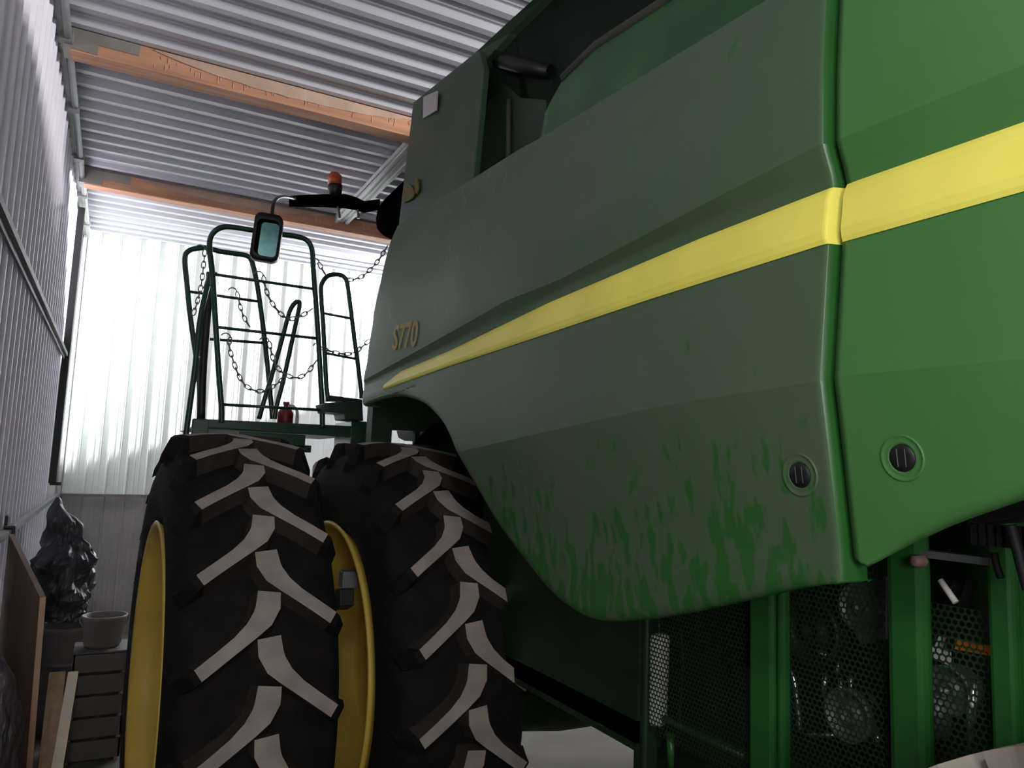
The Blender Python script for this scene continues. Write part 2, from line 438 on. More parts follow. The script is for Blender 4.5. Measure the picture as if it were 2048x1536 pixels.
def latch(px, py, parent, r, off=0):
    c = on_panel(px, py, off)
    sl = (PX(c.y, c.z + .03) - PX(c.y, c.z - .03)) / .06
    def lay(mb):
        mb.v = [(v[0] + sl * (v[2] - c.z), v[1], v[2]) for v in mb.v]; return mb
    mb = MB(); mb.lathe([(.012, r * 1.62), (-.001, r * 1.57), (-.003, r * 1.50), (-.0012, r * 1.42), (-.001, r * 1.1), (-.002, r * .98), (.004, r * .90)], c, 'X', 40)
    o = lay(mb).build('latch_cup', M['panel_clean'] if off else M['panel'], parent)
    mb = MB(); mb.lathe([(.002, r * .95), (-.0018, r * .9), (-.0018, r * .4), (-.0018, 0.0005)], c, 'X', 32)
    for k in (-.28, .3): mb.box((c.x - .0028, c.y + k * r, c.z - r * .6), (c.x, c.y + k * r + .0008, c.z + r * .6), 1)
    k = lay(mb).build('latch_hole', [M['black'], M['steel']], o)
latch(1600, 950, pan, .0235)
latch(1805, 916, rpan, .0225, .012)

# model number on the shield
def lettering(txt, p0, p1, h, name, parent, mt, shear=.18):
    cu = bpy.data.curves.new('t', 'FONT'); cu.body = txt; cu.size = 1; cu.shear = shear; cu.offset = .022; cu.resolution_u = 4
    o = bpy.data.objects.new('t', cu); COL.objects.link(o)
    bpy.context.view_layer.update()
    me0 = bpy.data.meshes.new_from_object(o.evaluated_get(bpy.context.evaluated_depsgraph_get()))
    vs = [v.co.copy() for v in me0.vertices]; fs = [tuple(p.vertices) for p in me0.polygons]
    bpy.data.objects.remove(o); bpy.data.curves.remove(cu); bpy.data.meshes.remove(me0)
    w = max(v.x for v in vs); hh = max(v.y for v in vs)
    out = []
    for v in vs:
        Y = p0.y + (p1.y - p0.y) * v.x / w; z = p0.z + (p1.z - p0.z) * v.x / w + h * v.y / hh
        out.append((PX(Y, z) - .004, Y, z))
    mb = MB(); mb.add(out, fs); return mb.build(name, mt, parent, normals=False)
lettering('S770', on_panel(785, 700), on_panel(836, 691), .105, 'model_number', pan, M['gold'])

# ---- body behind the shields
mb = MB()
mb.hexa([(1.5, -1.0, 1.1), (4.1, -1.0, 1.1), (4.1, 3.2, 1.1), (1.5, 3.2, 1.1)], [(1.5, -1.0, 2.9), (4.1, -1.0, 2.9), (4.1, 3.2, 2.9), (1.5, 3.2, 2.9)])
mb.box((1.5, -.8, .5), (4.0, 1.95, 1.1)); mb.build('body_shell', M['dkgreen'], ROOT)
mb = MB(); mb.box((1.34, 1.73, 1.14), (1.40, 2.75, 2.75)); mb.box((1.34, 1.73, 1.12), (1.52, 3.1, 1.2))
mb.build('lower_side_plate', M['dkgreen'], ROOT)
# shelf closing the top of the shields
mb = MB()
pts0 = [(ev(LTOP, y) , y) for y in [-.9 + k * .3 for k in range(15)]]
mb.grid([[(PX(y, z) + .03, y, z - .01) for z, y in pts0], [(1.55, y, z - .005) for z, y in pts0]])
mb.build('top_ledge', M['dkgreen'], ROOT)
# far side shield so the body reads as a solid machine
mb = MB(); mb.hexa([(4.1, -.9, 1.6), (4.25, -.9, 1.6), (4.25, 3.4, 1.6), (4.1, 3.4, 1.6)], [(4.1, -.9, 2.9), (4.2, -.9, 2.9), (4.2, 3.2, 2.9), (4.1, 3.2, 2.9)]); mb.build('far_side_shield', M['panel_clean'], ROOT)

# ---- grain tank
A = onX(826, 207, 1.30); B = onX(958, 100, 1.345); C2 = onX(968, 140, 1.34); D = onX(944, 385, 1.29); E2 = onX(794, 475, 1.26)
mb = MB(); mb.prism([A, B, C2, D, E2], (.03, .0, .0))
tp = mb.build('grain_tank_panel', M['tankgreen'], ROOT, bevel=.004)
st = [onX(px, py, 1.305) - Vector((.012, 0, 0)) for px, py in [(851, 195), (878, 183), (876, 222), (850, 238)]]
mb = MB(); mb.prism(st, (.008, 0, 0)); mb.build('pale_sticker', M['sticker'], tp)
# yellow leaping emblem low on the tank panel (patch with a raised neck and a small bar)
def px_poly(pts, x): return [onX(px, py, x) for px, py in pts]
mb = MB()
mb.prism(px_poly([(808, 405), (806, 385), (812, 372), (818, 368), (824, 374), (829, 386), (825, 396), (816, 402)], 1.262), (.006, 0, 0))
mb.prism(px_poly([(829, 356), (834, 357), (837, 378), (833, 388), (829, 384)], 1.264), (.006, 0, 0))
mb.build('emblem', M['dullgold'], tp)
# tank rim rail running back along the top
Bt = onX(826, 206, 1.30)
rim = [onX(826, 206, 1.30), onX(950, 106, 1.36), onX(1023, 38, 1.42), onX(1090, -22, 1.48), onX(1330, -260, 1.62)]
mb = MB()
rim_in = [onX(848, 205, 1.32), onX(968, 128, 1.38), onX(1020, 66, 1.44), onX(1090, -4, 1.50), onX(1340, -240, 1.64)]
mb.grid([rim, rim_in], smooth=False); mb.grid([[p + Vector((.06, 0, .0)) for p in rim], [p + Vector((.06, 0, 0)) for p in rim_in]], smooth=False)
mb.grid([rim, [p + Vector((.06, 0, 0)) for p in rim]], smooth=False); mb.grid([rim_in, [p + Vector((.06, 0, 0)) for p in rim_in]], smooth=False)
mb.build('tank_rim', M['tankgreen'], ROOT)
# recess walls
mb = MB()
tops = [onX(964, 128, 1.40)] + [p + Vector((.03, 0, -.01)) for p in rim_in[1:]]
mb.grid([tops, [Vector((1.60, p.y, 2.9)) for p in tops]], smooth=False)
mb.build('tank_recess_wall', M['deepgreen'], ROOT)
mb = MB(); mb.prism(px_poly([(964, 150), (1012, 170), (1040, 196), (1092, 200), (1098, 300), (1012, 345), (944, 385)], 1.44), (.02, 0, 0)); mb.build('recess_panel', M['dkgreen'], ROOT)
mb = MB(); mb.box((2.0, -.9, 2.9), (4.0, 3.75, 3.86)); mb.hexa([(1.36, 3.05, 3.72), (1.4, 3.72, 3.78), (2.1, 3.72, 3.78), (2.1, 3.05, 3.72)], [(1.40, 2.95, 3.80), (1.4, 3.74, 3.85), (2.1, 3.74, 3.86), (2.1, 2.95, 3.80)])
mb.build('grain_tank', M['dkgreen'], ROOT)
mb = MB(); mb.tube([onX(1018, 200, 1.43), onX(1016, 325, 1.42)], .011, 8); mb.build('recess_post', M['postgrey'], ROOT)
mb = MB(); p = onX(1014, 125, 1.44); mb.tube([p + Vector((0, .1, .05)), p, p + Vector((.02, -.1, -.06)), p + Vector((.1, -.22, -.12))], [.03, .035, .035, .03], 12); mb.build('black_duct', M['black'], ROOT)
# upper green cover behind the top ledge
mb = MB()
q = [onX(1090, 226, 1.32), onX(1100, 205, 1.32), onX(1124, 162, 1.33), onX(1189, 98, 1.33), onX(1342, 0, 1.33), onX(1640, -190, 1.33)]
bot = [Vector((1.27, v.y, 2.86)) for v in q]
mb.grid([[v for v in q], bot], smooth=False); mb.grid([q, [v + Vector((.22, 0, .03)) for v in q]], smooth=False); mb.grid([bot, [v + Vector((.25, 0, 0)) for v in bot]], smooth=False)
mb.build('upper_cover', M['green'], ROOT)
mb = MB(); mb.tube([v + Vector((.01, 0, .012)) for v in q[2:]], .02, 8); mb.build('cover_edge', M['postgrey'], ROOT)

# ---- wheels
TYRE_PROF = [(-.235, .60), (-.262, .64), (-.287, .70), (-.295, .76), (-.288, .82), (-.268, .875), (-.25, .905), (-.22, .922), (-.12, .932), (0, .935)]
def tyre_mesh(c, R, W, nlug, pale, prof_scale=1.0, hub_r=.60, phase=0):
    """lathe carcass plus herringbone lugs; W = lug half width"""
    k = R / .99; ws = W / .245
    prof = [(a * ws, r * k) for a, r in TYRE_PROF]; prof = prof + [(-a, r) for a, r in prof[-2::-1]]
    mb = MB(); mb.lathe(prof, c, 'X', 120)
    c = Vector(c)
    def P(w, s, r):
        t = s / R
        return c + Vector((w, r * math.cos(t), r * math.sin(t)))
    for side in (-1, 1):
        for i in range(nlug):
            s0 = 2 * PI * R * (i + (0 if side < 0 else .5) + phase) / nlug
            # centreline from the shoulder to the head: (w, s, halfwidth, r)
            cl = [(-.27, -.03, .024, .90, .862), (-.235, -.012, .022, .975, .885), (-.218, .0, .021, .987, .90), (-.16, .040, .021, .990, .91), (-.10, .082, .022, .991, .915), (-.055, .118, .027, .992, .915), (-.022, .152, .036, .992, .915), (-.004, .185, .041, .992, .915), (.002, .235, .038, .992, .915)]
            vs = []; n = len(cl)
            for q, (w, s, hw, rt_, rb) in enumerate(cl):
                w2, s2 = cl[min(q + 1, n - 1)][:2]; w1, s1 = cl[max(q - 1, 0)][:2]
                t = Vector((w2 - w1, s2 - s1)).normalized(); nn = Vector((-t.y, t.x))
                if q >= n - 2: nn = Vector((-.99, .12)).normalized()
                for hh, rr in ((-hw - .018, rb), (-hw, rt_), (hw, rt_), (hw + .018, rb)):
                    ww = (w + nn.x * hh) * ws * (-side); ss = s + nn.y * hh
                    vs.append(P(ww, s0 - ss * k, rr * k))    # at the rear of the wheel +s points down
            for q in range(n - 1):
                o = q * 4
                pass
            base = len(mb.v)
            fs = []; mi = []
            for q in range(n - 1):
                o = q * 4
                for e in range(3): fs.append((o + e, o + e + 1, o + 4 + e + 1, o + 4 + e)); mi.append(0 if q < 2 else 1 if e == 1 else 2)
            fs.append((0, 1, 2, 3)); mi.append(0)
            e = (n - 1) * 4; fs.append((e, e + 3, e + 2, e + 1)); mi.append(2)
            mb.v += [tuple(v) for v in vs]
            for f, m_ in zip(fs, mi): mb.f.append(tuple(x + base for x in f)); mb.mi.append(m_); mb.sm.append(False)
    return mb
RIM_PROF = [(-.236, .606), (-.262, .628), (-.268, .618), (-.262, .603), (-.235, .590), (-.20, .578), (-.165, .572), (-.150, .556), (-.03, .548), (-.012, .535), (0, .515), (.05, .505), (.07, .48), (.085, .30), (.06, .26), (.045, .20), (.02, .19), (.02, .001)]
YW, RW = 3.4, .99
YAW = math.radians(2)
def turned(mb, x):
    mt = Matrix.Translation((x, YW, 0)) @ Matrix.Rotation(YAW, 4, 'Z') @ Matrix.Translation((-x, -YW, 0))
    mb.v = [tuple(mt @ Vector(v)) for v in mb.v]; return mb
def wheel(x, name='front_wheel_rim'):
    c = (x, YW, RW)
    mb = MB(); mb.lathe(RIM_PROF, c, 'X', 96)
    mb.lathe([(.236, .606), (.262, .628), (.262, .603), (.2, .578), (.1, .56), (.05, .505)], c, 'X', 96)
    for k in range(10):
        a = 2 * PI * k / 10; y, z = YW + .23 * math.cos(a), RW + .23 * math.sin(a)
        mb.lathe([(.02, .001), (.02, .018), (.06, .018)], (x, y, z), 'X', 6)
    r = turned(mb, .8).build(name, M['rim'], ROOT)
    turned(tyre_mesh(c, .99, .229, 22, False, phase=.10), .8).build('tyre', [M['rubber'], M['lugdust'], M['lugside']], r)
    return r
w1 = wheel(.45); w1['label'] = 'outer front wheel rim'
w2 = wheel(1.16)
# clamp bolted on the inner rim
p = onX(690, 1165, .93)
mb = MB(); mb.box((p.x - .02, p.y - .035, p.z - .02), (p.x + .05, p.y + .03, p.z + .05)); mb.hexa([(p.x - .03, p.y - .05, p.z - .09), (p.x + .03, p.y - .05, p.z - .09), (p.x + .03, p.y + .03, p.z - .12), (p.x - .03, p.y + .03, p.z - .12)], [(p.x - .03, p.y - .04, p.z - .02), (p.x + .03, p.y - .04, p.z - .02), (p.x + .03, p.y + .04, p.z - .03), (p.x - .03, p.y + .04, p.z - .03)], 1)
mb.build('rim_clamp', [M['steel'], M['black']], w2, bevel=.004)
mb = MB(); mb.lathe([(0, .001), (0, .34), (.55, .40), (.8, .40)], (1.5, YW, RW), 'X', 32); mb.build('front_axle', M['dkgreen'], ROOT)
# rear steering wheel: only the crown shows under the rear shield
RR = .80; cR = (1.13, .275, RR)
mb = MB(); mb.lathe([(a * .6, r * .78) for a, r in RIM_PROF], cR, 'X', 64); rw = mb.build('rear_wheel_rim', M['rim'], ROOT)
tyre_mesh(cR, RR, .145, 20, True, phase=.2).build('rear_tyre', [M['lugpale'], M['lugpale'], M['lugpale']], rw)
mb = MB(); mb.box((1.25, .25, .7), (4.0, .42, .9)); mb.build('rear_axle', M['dkgreen'], ROOT)

# ---- dark fender and bulkhead over the front axle
mb = MB()
mb.box((1.3, 4.12, 2.08), (2.6, 4.2, 2.62)); mb.box((1.28, 4.1, .9), (1.40, 4.2, 2.62)); mb.box((1.66, 4.1, .6), (2.6, 4.2, 2.08)); mb.box((1.40, 4.1, .6), (1.66, 4.2, 1.99)); mb.box((1.545, 4.11, 1.98), (1.575, 4.15, 2.1))
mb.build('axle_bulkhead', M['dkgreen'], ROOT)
mb = MB()
arch = []
for k in range(13):
    a = math.radians(20 + k * 10); arch.append((YW + 1.12 * math.cos(a), RW + 1.12 * math.sin(a)))
mb.grid([[(1.45, y, z) for y, z in arch], [(1.6, y, z) for y, z in arch]]); mb.build('wheel_arch_liner', M['black'], ROOT)

# ---- platform at the front, with railings
YP = 4.86
def rp(px, py, y=YP): return onY(px, py, y)
mb = MB(); l = rp(386, 838); r = rp(708, 848)
mb.hexa([(l.x, YP, 2.056), (r.x, YP, 2.056), (r.x, 5.75, 2.056), (l.x, 5.75, 2.056)], [(l.x, YP, 2.066), (r.x, YP, 2.068), (r.x, 5.75, 2.066), (l.x, 5.75, 2.066)])
mb.hexa([(l.x, YP - .004, 2.064), (r.x, YP - .004, 2.05), (r.x, YP + .03, 2.05), (l.x, YP + .03, 2.064)], [(l.x, YP - .004, 2.112), (r.x, YP - .004, 2.125), (r.x, YP + .03, 2.125), (l.x, YP + .03, 2.112)])
mb.box((l.x, YP - .005, 1.98), (l.x + .09, YP + .06, 2.11)); mb.box((rp(480, 860).x, YP + .01, 1.93), (rp(592, 860).x, YP + .12, 2.05)); mb.box((rp(590, 860).x, YP + .03, 1.94), (rp(625, 895).x, YP + .12, 1.985)); mb.box((rp(590, 860).x, YP + .03, 1.97), (rp(612, 895).x, YP + .12, 2.05))
mb.box((r.x - .02, YP - .01, 1.96), (r.x + .19, YP + .4, 2.16))
mb.build('platform', M['railgreen'], ROOT, bevel=.004)
mb = MB(); mb.prism([rp(649, 806, 4.7), rp(725, 800, 4.7), rp(727, 842, 4.7), rp(690, 838, 4.7), rp(688, 826, 4.7), rp(655, 824, 4.7)], (0, .25, 0)); mb.build('step_box', M['dkgreen'], ROOT, bevel=.006)
mb = MB(); mb.prism([rp(658, 790, 5.2), rp(724, 799, 5.2), rp(724, 806, 5.2), rp(658, 801, 5.2)], (0, .1, 0)); mb.build('walkway_edge', M['black'], ROOT)

def rail(paths, y, r, name='handrail', mt='railgreen', sub=()):
    mb = MB()
    for pts in paths: mb.tube(smooth_path([rp(px, py, y) for px, py in pts], 5), r, 10)
    for pts in sub: mb.tube([rp(px, py, y) for px, py in pts], r * .55, 8)
    return mb.build(name, M[mt], ROOT)
rail([[(443, 846), (443, 815), (437, 735), (429, 609), (424, 540), (419, 495), (424, 470), (440, 456), (462, 454), (502, 460), (560, 468), (594, 473), (614, 481), (624, 500), (627, 545), (634, 634), (640, 735), (644, 810), (645, 858)]], 4.86, .0175,
     sub=[[(424, 548), (628, 578)], [(432, 654), (635, 677)], [(444, 809), (643, 820)]])
rail([[(401, 838), (398, 756), (390, 697), (381, 634), (373, 558), (370, 518), (376, 503), (392, 497), (414, 496), (441, 503), (475, 508), (494, 512), (504, 524), (515, 573), (528, 667), (538, 761), (545, 838)]], 5.5, .0185,
     sub=[[(377, 583), (517, 603)], [(388, 676), (530, 686)]])
rail([[(657, 803), (652, 761), (647, 659), (642, 585), (645, 565), (656, 552), (673, 549), (688, 554), (696, 576), (708, 672), (721, 770), (723, 797)]], 5.15, .0165,
     sub=[[(645, 626), (702, 637)], [(650, 706), (712, 718)]])
rail([[(518, 838), (531, 792), (543, 753), (566, 672), (579, 624), (590, 606), (597, 604), (599, 612), (589, 659), (568, 755), (553, 813), (549, 838)]], 5.3, .0165)
rail([[(421, 545), (414, 634), (406, 735), (402, 838)]], 5.0, .026, 'ladder_side', 'black')
rail([[(419, 555), (401, 634), (390, 735), (379, 817), (370, 885)]], 4.95, .017, 'ladder_side')
rail([[(410, 578), (421, 548), (433, 549)]], 4.98, .014, 'ladder_hinge', 'black')

def chain(pts, y, name='safety_chain'):
    path = smooth_path([rp(px, py, y) for px, py in pts], 10)
    # resample by length
    L_ = .042; out = [path[0]]; acc = 0
    for a, b in zip(path, path[1:]):
        d = (b - a).length; t = L_ - acc
        while t <= d: out.append(a + (b - a) * (t / d)); t += L_
        acc = d - (t - L_)
    mb = MB()
    for i in range(len(out) - 1):
        a, b = out[i], out[i + 1]; c = (a + b) / 2; t = (b - a).normalized()
        s = Vector((0, 1, 0)) if i % 2 else t.cross(Vector((0, 1, 0)))
        s = (s - t * s.dot(t)).normalized()
        ring = []
        for k in range(12):
            an = 2 * PI * k / 12; ring.append(c + t * (.028 * math.cos(an)) + s * (.0125 * math.sin(an)))
        mb.tube(ring, .0042, 6, closed=True)
    # hook at the first end
    h = out[0]; mb.tube([h + Vector((.03 * math.cos(a) - .03, 0, .03 * math.sin(a))) for a in [0, .5, 1, 1.6, 2.2, 2.8]], .0045, 6)
    return mb.build(name, M['chain'], ROOT)
chain([(410, 500), (404, 560), (396, 600), (386, 630)], 5.45)
chain([(527, 553), (532, 580), (548, 612), (574, 637), (598, 634), (624, 618)], 5.0)
chain([(474, 585), (480, 610), (488, 635), (504, 660)], 5.45)
chain([(461, 676), (458, 692), (467, 723), (478, 752), (493, 773), (516, 783), (530, 781), (548, 772), (570, 755)], 5.2)
chain([(538, 684), (548, 723), (561, 742), (574, 751), (594, 756), (614, 746), (634, 720)], 5.05)
chain([(638, 526), (645, 540), (656, 557)], 5.1)
chain([(695, 560), (712, 558), (731, 548), (756, 522), (776, 490)], 5.15)
chain([(643, 696), (660, 702), (685, 708), (710, 704), (740, 680)], 5.1)

# pink marker between the tyres
p = rp(640, 942, 5.0)
mb = MB(); mb.tube([p + Vector((0, 0, -.12)), p + Vector((0, 0, .03)), p + Vector((0, 0, .06))], [.05, .05, .03], 14); o = mb.build('pink_marker_lens', M['pink'], ROOT)
mb = MB(); mb.box((p.x - .06, p.y + .03, p.z - .11), (p.x + .75, p.y + .06, p.z - .085)); mb.build('marker_bracket', M['black'], o)

# ---- cab, mirror, beacon
def superbox(c, hx, hy, hz, n=5, seg=40, rings=14):
    rows = []
    def sp(v, e): return math.copysign(abs(v) ** e, v)
    for i in range(rings + 1):
        t = -PI / 2 + PI * i / rings
        rows.append([(c[0] + hx * sp(math.cos(t), .35) * sp(math.cos(2 * PI * j / seg), .4), c[1] + hy * sp(math.cos(t), .35) * sp(math.sin(2 * PI * j / seg), .4), c[2] + hz * sp(math.sin(t), .6)) for j in range(seg + 1)])
    return rows
mb = MB(); mb.box((2.2, 4.6, 2.1), (3.6, 6.4, 3.9)); cab = mb.build('cab', M['black'], ROOT, bevel=.08)
mb = MB(); mb.grid(superbox((2.83, 5.6, 4.09), .95, 1.1, .17)); mb.build('cab_roof', M['matblack'], ROOT)
y = 6.15
mb = MB()
bar = [(578, 394), (600, 392), (650, 390), (690, 390), (712, 396), (728, 404), (760, 400)]
mb.grid([[rp(px, py - 2, y) for px, py in bar], [rp(px, py + 10, y - .04) for px, py in bar], [rp(px, py + 27 - abs(i - 3) * 2.5, y) for i, (px, py) in enumerate(bar)], [rp(px, py + 10, y + .12) for px, py in bar], [rp(px, py - 2, y) for px, py in bar]])
lb = mb.build('light_bar', M['matblack'], ROOT)
for qa, qb in (((672, 398), (680, 437)), ((714, 404), (717, 437))):
    mb = MB(); mb.tube([rp(*qa, y), rp(*qb, y)], .012, 8); mb.build('bar_bracket', M['steel'], lb)
b0 = rp(670, 396, y); b1 = rp(670, 371, y); b2 = rp(669, 346, y)
mb = MB(); mb.tube([b0, b1 + (b0 - b1) * .2, b1], [.05, .062, .062], 20); bc = mb.build('beacon_base', M['black'], ROOT)
mb = MB(); mb.tube([b1, b1 + (b2 - b1) * .75, b2], [.058, .058, .035], 20); mb.build('amber_beacon_lens', M['amber'], bc)
y = 6.05
mb = MB(); mb.tube(smooth_path([rp(590, 397, 6.1), rp(566, 393, 5.6), rp(552, 399, 5.1), rp(546, 412, 4.75), rp(543, 445, 4.70)], 5), [.012] * 5 + [.011] * 16, 8)
ma = mb.build('mirror_arm', M['black'], ROOT)
# mirror housing: rounded vertical box turned toward the camera, glass on its near face
def rrect(cx, cz, hw, hh, r, n=5):
    out = []
    for sx, sz, a0 in ((1, 1, 0), (-1, 1, 90), (-1, -1, 180), (1, -1, 270)):
        for k in range(n + 1):
            a = math.radians(a0 + 90 * k / n); out.append((cx + sx * (hw - r) + r * math.cos(a), cz + sz * (hh - r) + r * math.sin(a)))
    return out
y = 4.66; pc = rp(534, 478, y); R3 = Matrix.Rotation(math.radians(-14), 4, 'Z'); T3 = Matrix.Translation(pc)
tr = lambda x, yy, z: T3 @ R3 @ Matrix.Rotation(math.radians(3.5), 4, 'Y') @ Vector((x, yy, z))
mb = MB()
loops = [(.75, -.045), (.97, -.05), (1, -.03), (1, .02), (.8, .07), (.3, .085)]
rows = [[tr(x * s, d, z * (s if s < .95 else 1)) for x, z in rrect(0, 0, .084, .146, .04)] for s, d in loops]
rows = [r_ + [r_[0]] for r_ in rows]; mb.grid(rows)
mb.add(rows[-1][:-1], [tuple(range(len(rows[-1]) - 1))])
mh = mb.build('mirror_housing', M['black'], ma)
mb = MB(); mb.add([tr(x + .016, -.056, z - .018) for x, z in rrect(0, 0, .052, .104, .024)], [tuple(range(24))])
g = mb.build('mirror_glass', M['glass'], ma)

# ---- lower side: posts, screens and what shows behind them
XS = 1.33
def post(pxl, pxr, pyt, zb, zt, x=XS, d=.03, name='frame_post', mt='green', parent=None, bevel=.008):
    a = onX(pxl, pyt, x).y; b = onX(pxr, pyt, x).y
    mb = MB(); mb.box((x, a, zb), (x + d, b, zt)); return mb.build(name, M[mt], parent or ROOT, bevel=bevel)
post(1497, 1543, 1370, .7, 2.0)
post(1551, 1566, 1370, .7, 2.0, XS + .01, .03)
post(1772, 1848, 1330, .7, 1.95, XS - .02, .035, bevel=.014)
post(1976, 2028, 1300, .7, 1.9)
post(2033, 2075, 1300, .7, 1.9, XS + .02)
post(1268, 1290, 1400, .7, 1.9, XS + .02, .05, mt='dkgreen')
mb = MB(); a, b = onX(1780, 1100, XS), onX(1990, 1100, XS); mb.box((XS - .015, a.y, a.z - .005), (XS + .02, b.y, a.z + .008)); mb.build('cross_bar', M['steel'], ROOT)
p = onX(1836, 1122, XS - .03); mb = MB(); mb.lathe([(-.012, .001), (-.012, .010), (0, .012), (.012, .012)], p, 'X', 6); mb.build('bolt', M['boltcap'], ROOT)

def screen(pxl, pxr, pyt, zb, zt, x=XS + .03, pitch=.0125):
    y1 = onX(pxl, pyt, x).y; y0 = onX(pxr, pyt, x).y
    mb = MB(); nr = int((zt - zb) / (pitch * .9)); nc = int((y1 - y0) / pitch)
    vs = []; fs = []
    for i in range(nr):
        for j in range(nc):
            cy = y0 + (j + .5 + (.5 if i % 2 else 0)) * pitch; cz = zb + (i + .5) * pitch * .9
            hy, hz = pitch / 2, pitch * .45
            o = len(vs)
            outer = [(-hy, -hz), (0, -hz), (hy, -hz), (hy, hz), (0, hz), (-hy, hz)]
            r = pitch * .41
            inner = [(r * math.cos(a), r * math.sin(a)) for a in [math.radians(d) for d in (210, 270, 330, 30, 90, 150)]]
            vs += [(x, cy + p_, cz + q_) for p_, q_ in outer] + [(x, cy + p_, cz + q_) for p_, q_ in inner]
            for k in range(6): fs.append((o + k, o + (k + 1) % 6, o + 6 + (k + 1) % 6, o + 6 + k))
    mb.add(vs, fs)
    return mb.build('perforated_screen', M['dkgreen'], ROOT, normals=False)
screen(1292, 1496, 1400, 1.18, 1.72)
screen(1567, 1772, 1330, 1.20, 1.74)
screen(1849, 1976, 1300, 1.22, 1.66)

XI = 1.405
def ix(px, py, x=XI): return onX(px, py, x)
# white filter cylinder
t_, b_ = ix(1318, 1275, 1.395), ix(1312, 1440, 1.395)
mb = MB(); mb.tube([t_ + Vector((0, 0, .012)), t_, b_, b_ - Vector((0, 0, .01))], [.022, .030, .030, .024], 20); wc = mb.build('white_filter', M['white'], ROOT)
mb = MB(); mb.tube([t_ + Vector((0, 0, .012)), t_ + Vector((0, 0, .07))], .003, 6); mb.build('filter_rod', M['chrome'], wc)
mb = MB(); mb.tube([b_ + Vector((0, 0, .125)), b_ + Vector((0, 0, .131))], .0312, 20); mb.build('filter_band', M['steel'], wc)
mb = MB(); mb.tube([ix(1362, 1260, 1.40), ix(1366, 1330, 1.405), ix(1358, 1450, 1.40), ix(1352, 1536, 1.40)], .006, 8); mb.build('hydraulic_hose', M['belt'], ROOT)
mb = MB(); mb.prism([ix(1465, 1215), ix(1490, 1210), ix(1490, 1335), ix(1468, 1325)], (.02, 0, 0)); mb.build('rubber_flap', M['belt'], ROOT)
mb = MB(); mb.tube([ix(1300, 1425, 1.40), ix(1495, 1515, 1.40)], .012, 8); mb.tube([ix(1340, 1465, 1.40), ix(1345, 1536, 1.40)], .012, 8); mb.build('inner_brace', M['green'], ROOT)
# pulleys and belts
def pulley(px, py, r, x, mt, name='pulley'):
    c = ix(px, py, x); mb = MB()
    mb.lathe([(0, .001), (-.01, r * .25), (-.012, r * .3), (.004, r * .35), (.006, r * .82), (-.012, r * .88), (-.014, r), (.0, r * .96), (.014, r), (.03, r)], c, 'X', 40)
    return mb.build(name, M[mt], ROOT)
pulley(1625, 1262, .075, 1.405, 'dkgreen'); pulley(1725, 1215, .05, 1.40, 'steel'); pulley(1700, 1430, .055, 1.405, 'steel'); pulley(1900, 1380, .045, 1.405, 'steel')
def belt(a, b, w, x):
    mb = MB(); pa, pb = ix(*a, x), ix(*b, x); d = (pb - pa).normalized().cross(Vector((1, 0, 0))) * w
    mb.prism([pa + d, pb + d, pb - d, pa - d], (.012, 0, 0)); return mb.build('drive_belt', M['belt'], ROOT)
belt((1860, 1290), (1912, 1165), .006, 1.40); belt((1893, 1300), (1942, 1160), .007, 1.395); belt((1575, 1180), (1790, 1490), .008, 1.41)
mb = MB(); mb.prism([ix(1853, 1268, 1.405), ix(1900, 1276, 1.405), ix(1900, 1332, 1.405), ix(1853, 1312, 1.405)], (.004, 0, 0)); s1 = mb.build('warning_sticker', M['white'], ROOT); s1['label'] = 'white warning sticker'
mb = MB(); mb.prism([ix(1907, 1278, 1.405), ix(1980, 1292, 1.405), ix(1980, 1312, 1.405), ix(1907, 1298, 1.405)], (.004, 0, 0)); s1 = mb.build('warning_sticker', M['orange'], ROOT); s1['label'] = 'orange warning sticker'
mb = MB(); mb.tube([ix(1876, 1385, 1.405), ix(1872, 1470, 1.405)], .026, 16); mb.build('grey_canister', M['steel'], ROOT)
mb = MB(); mb.tube([ix(1948, 1360, 1.385), ix(1943, 1430, 1.385), ix(1937, 1520, 1.385)], [.008, .008, .004], 10); mb.build('chrome_rod', M['chrome'], ROOT)
mb = MB(); mb.tube(smooth_path([ix(1565, 1315), ix(1585, 1350), ix(1594, 1400), ix(1600, 1460)]), .006, 8); mb.build('steel_pipe', M['chrome'], ROOT)
mb = MB(); mb.tube([ix(1880, 1160, 1.385), ix(1912, 1205, 1.385)], .006, 8); mb.build('steel_pipe', M['white'], ROOT)
for a_, b_, rr in (((1650, 1345), (1648, 1395), .006), ((1676, 1325), (1674, 1350), .004), ((1680, 1355), (1684, 1400), .005), ((1702, 1350), (1700, 1410), .004), ((1667, 1440), (1665, 1455), .006), ((1755, 1470), (1755, 1487), .005), ((1630, 1300), (1655, 1310), .006), ((1610, 1470), (1670, 1470), .005)):
    mb = MB(); mb.tube([ix(*a_, 1.40), ix(*b_, 1.40)], rr, 8); mb.build('linkage_rod', M['chrome'], ROOT)
mb = MB(); mb.prism([ix(1700, 1160, 1.395), ix(1775, 1150, 1.395), ix(1775, 1280, 1.395), ix(1720, 1290, 1.395), ix(1690, 1240, 1.395)], (.02, 0, 0)); mb.build('gearbox_cover', M['steel'], ROOT, bevel=.004)
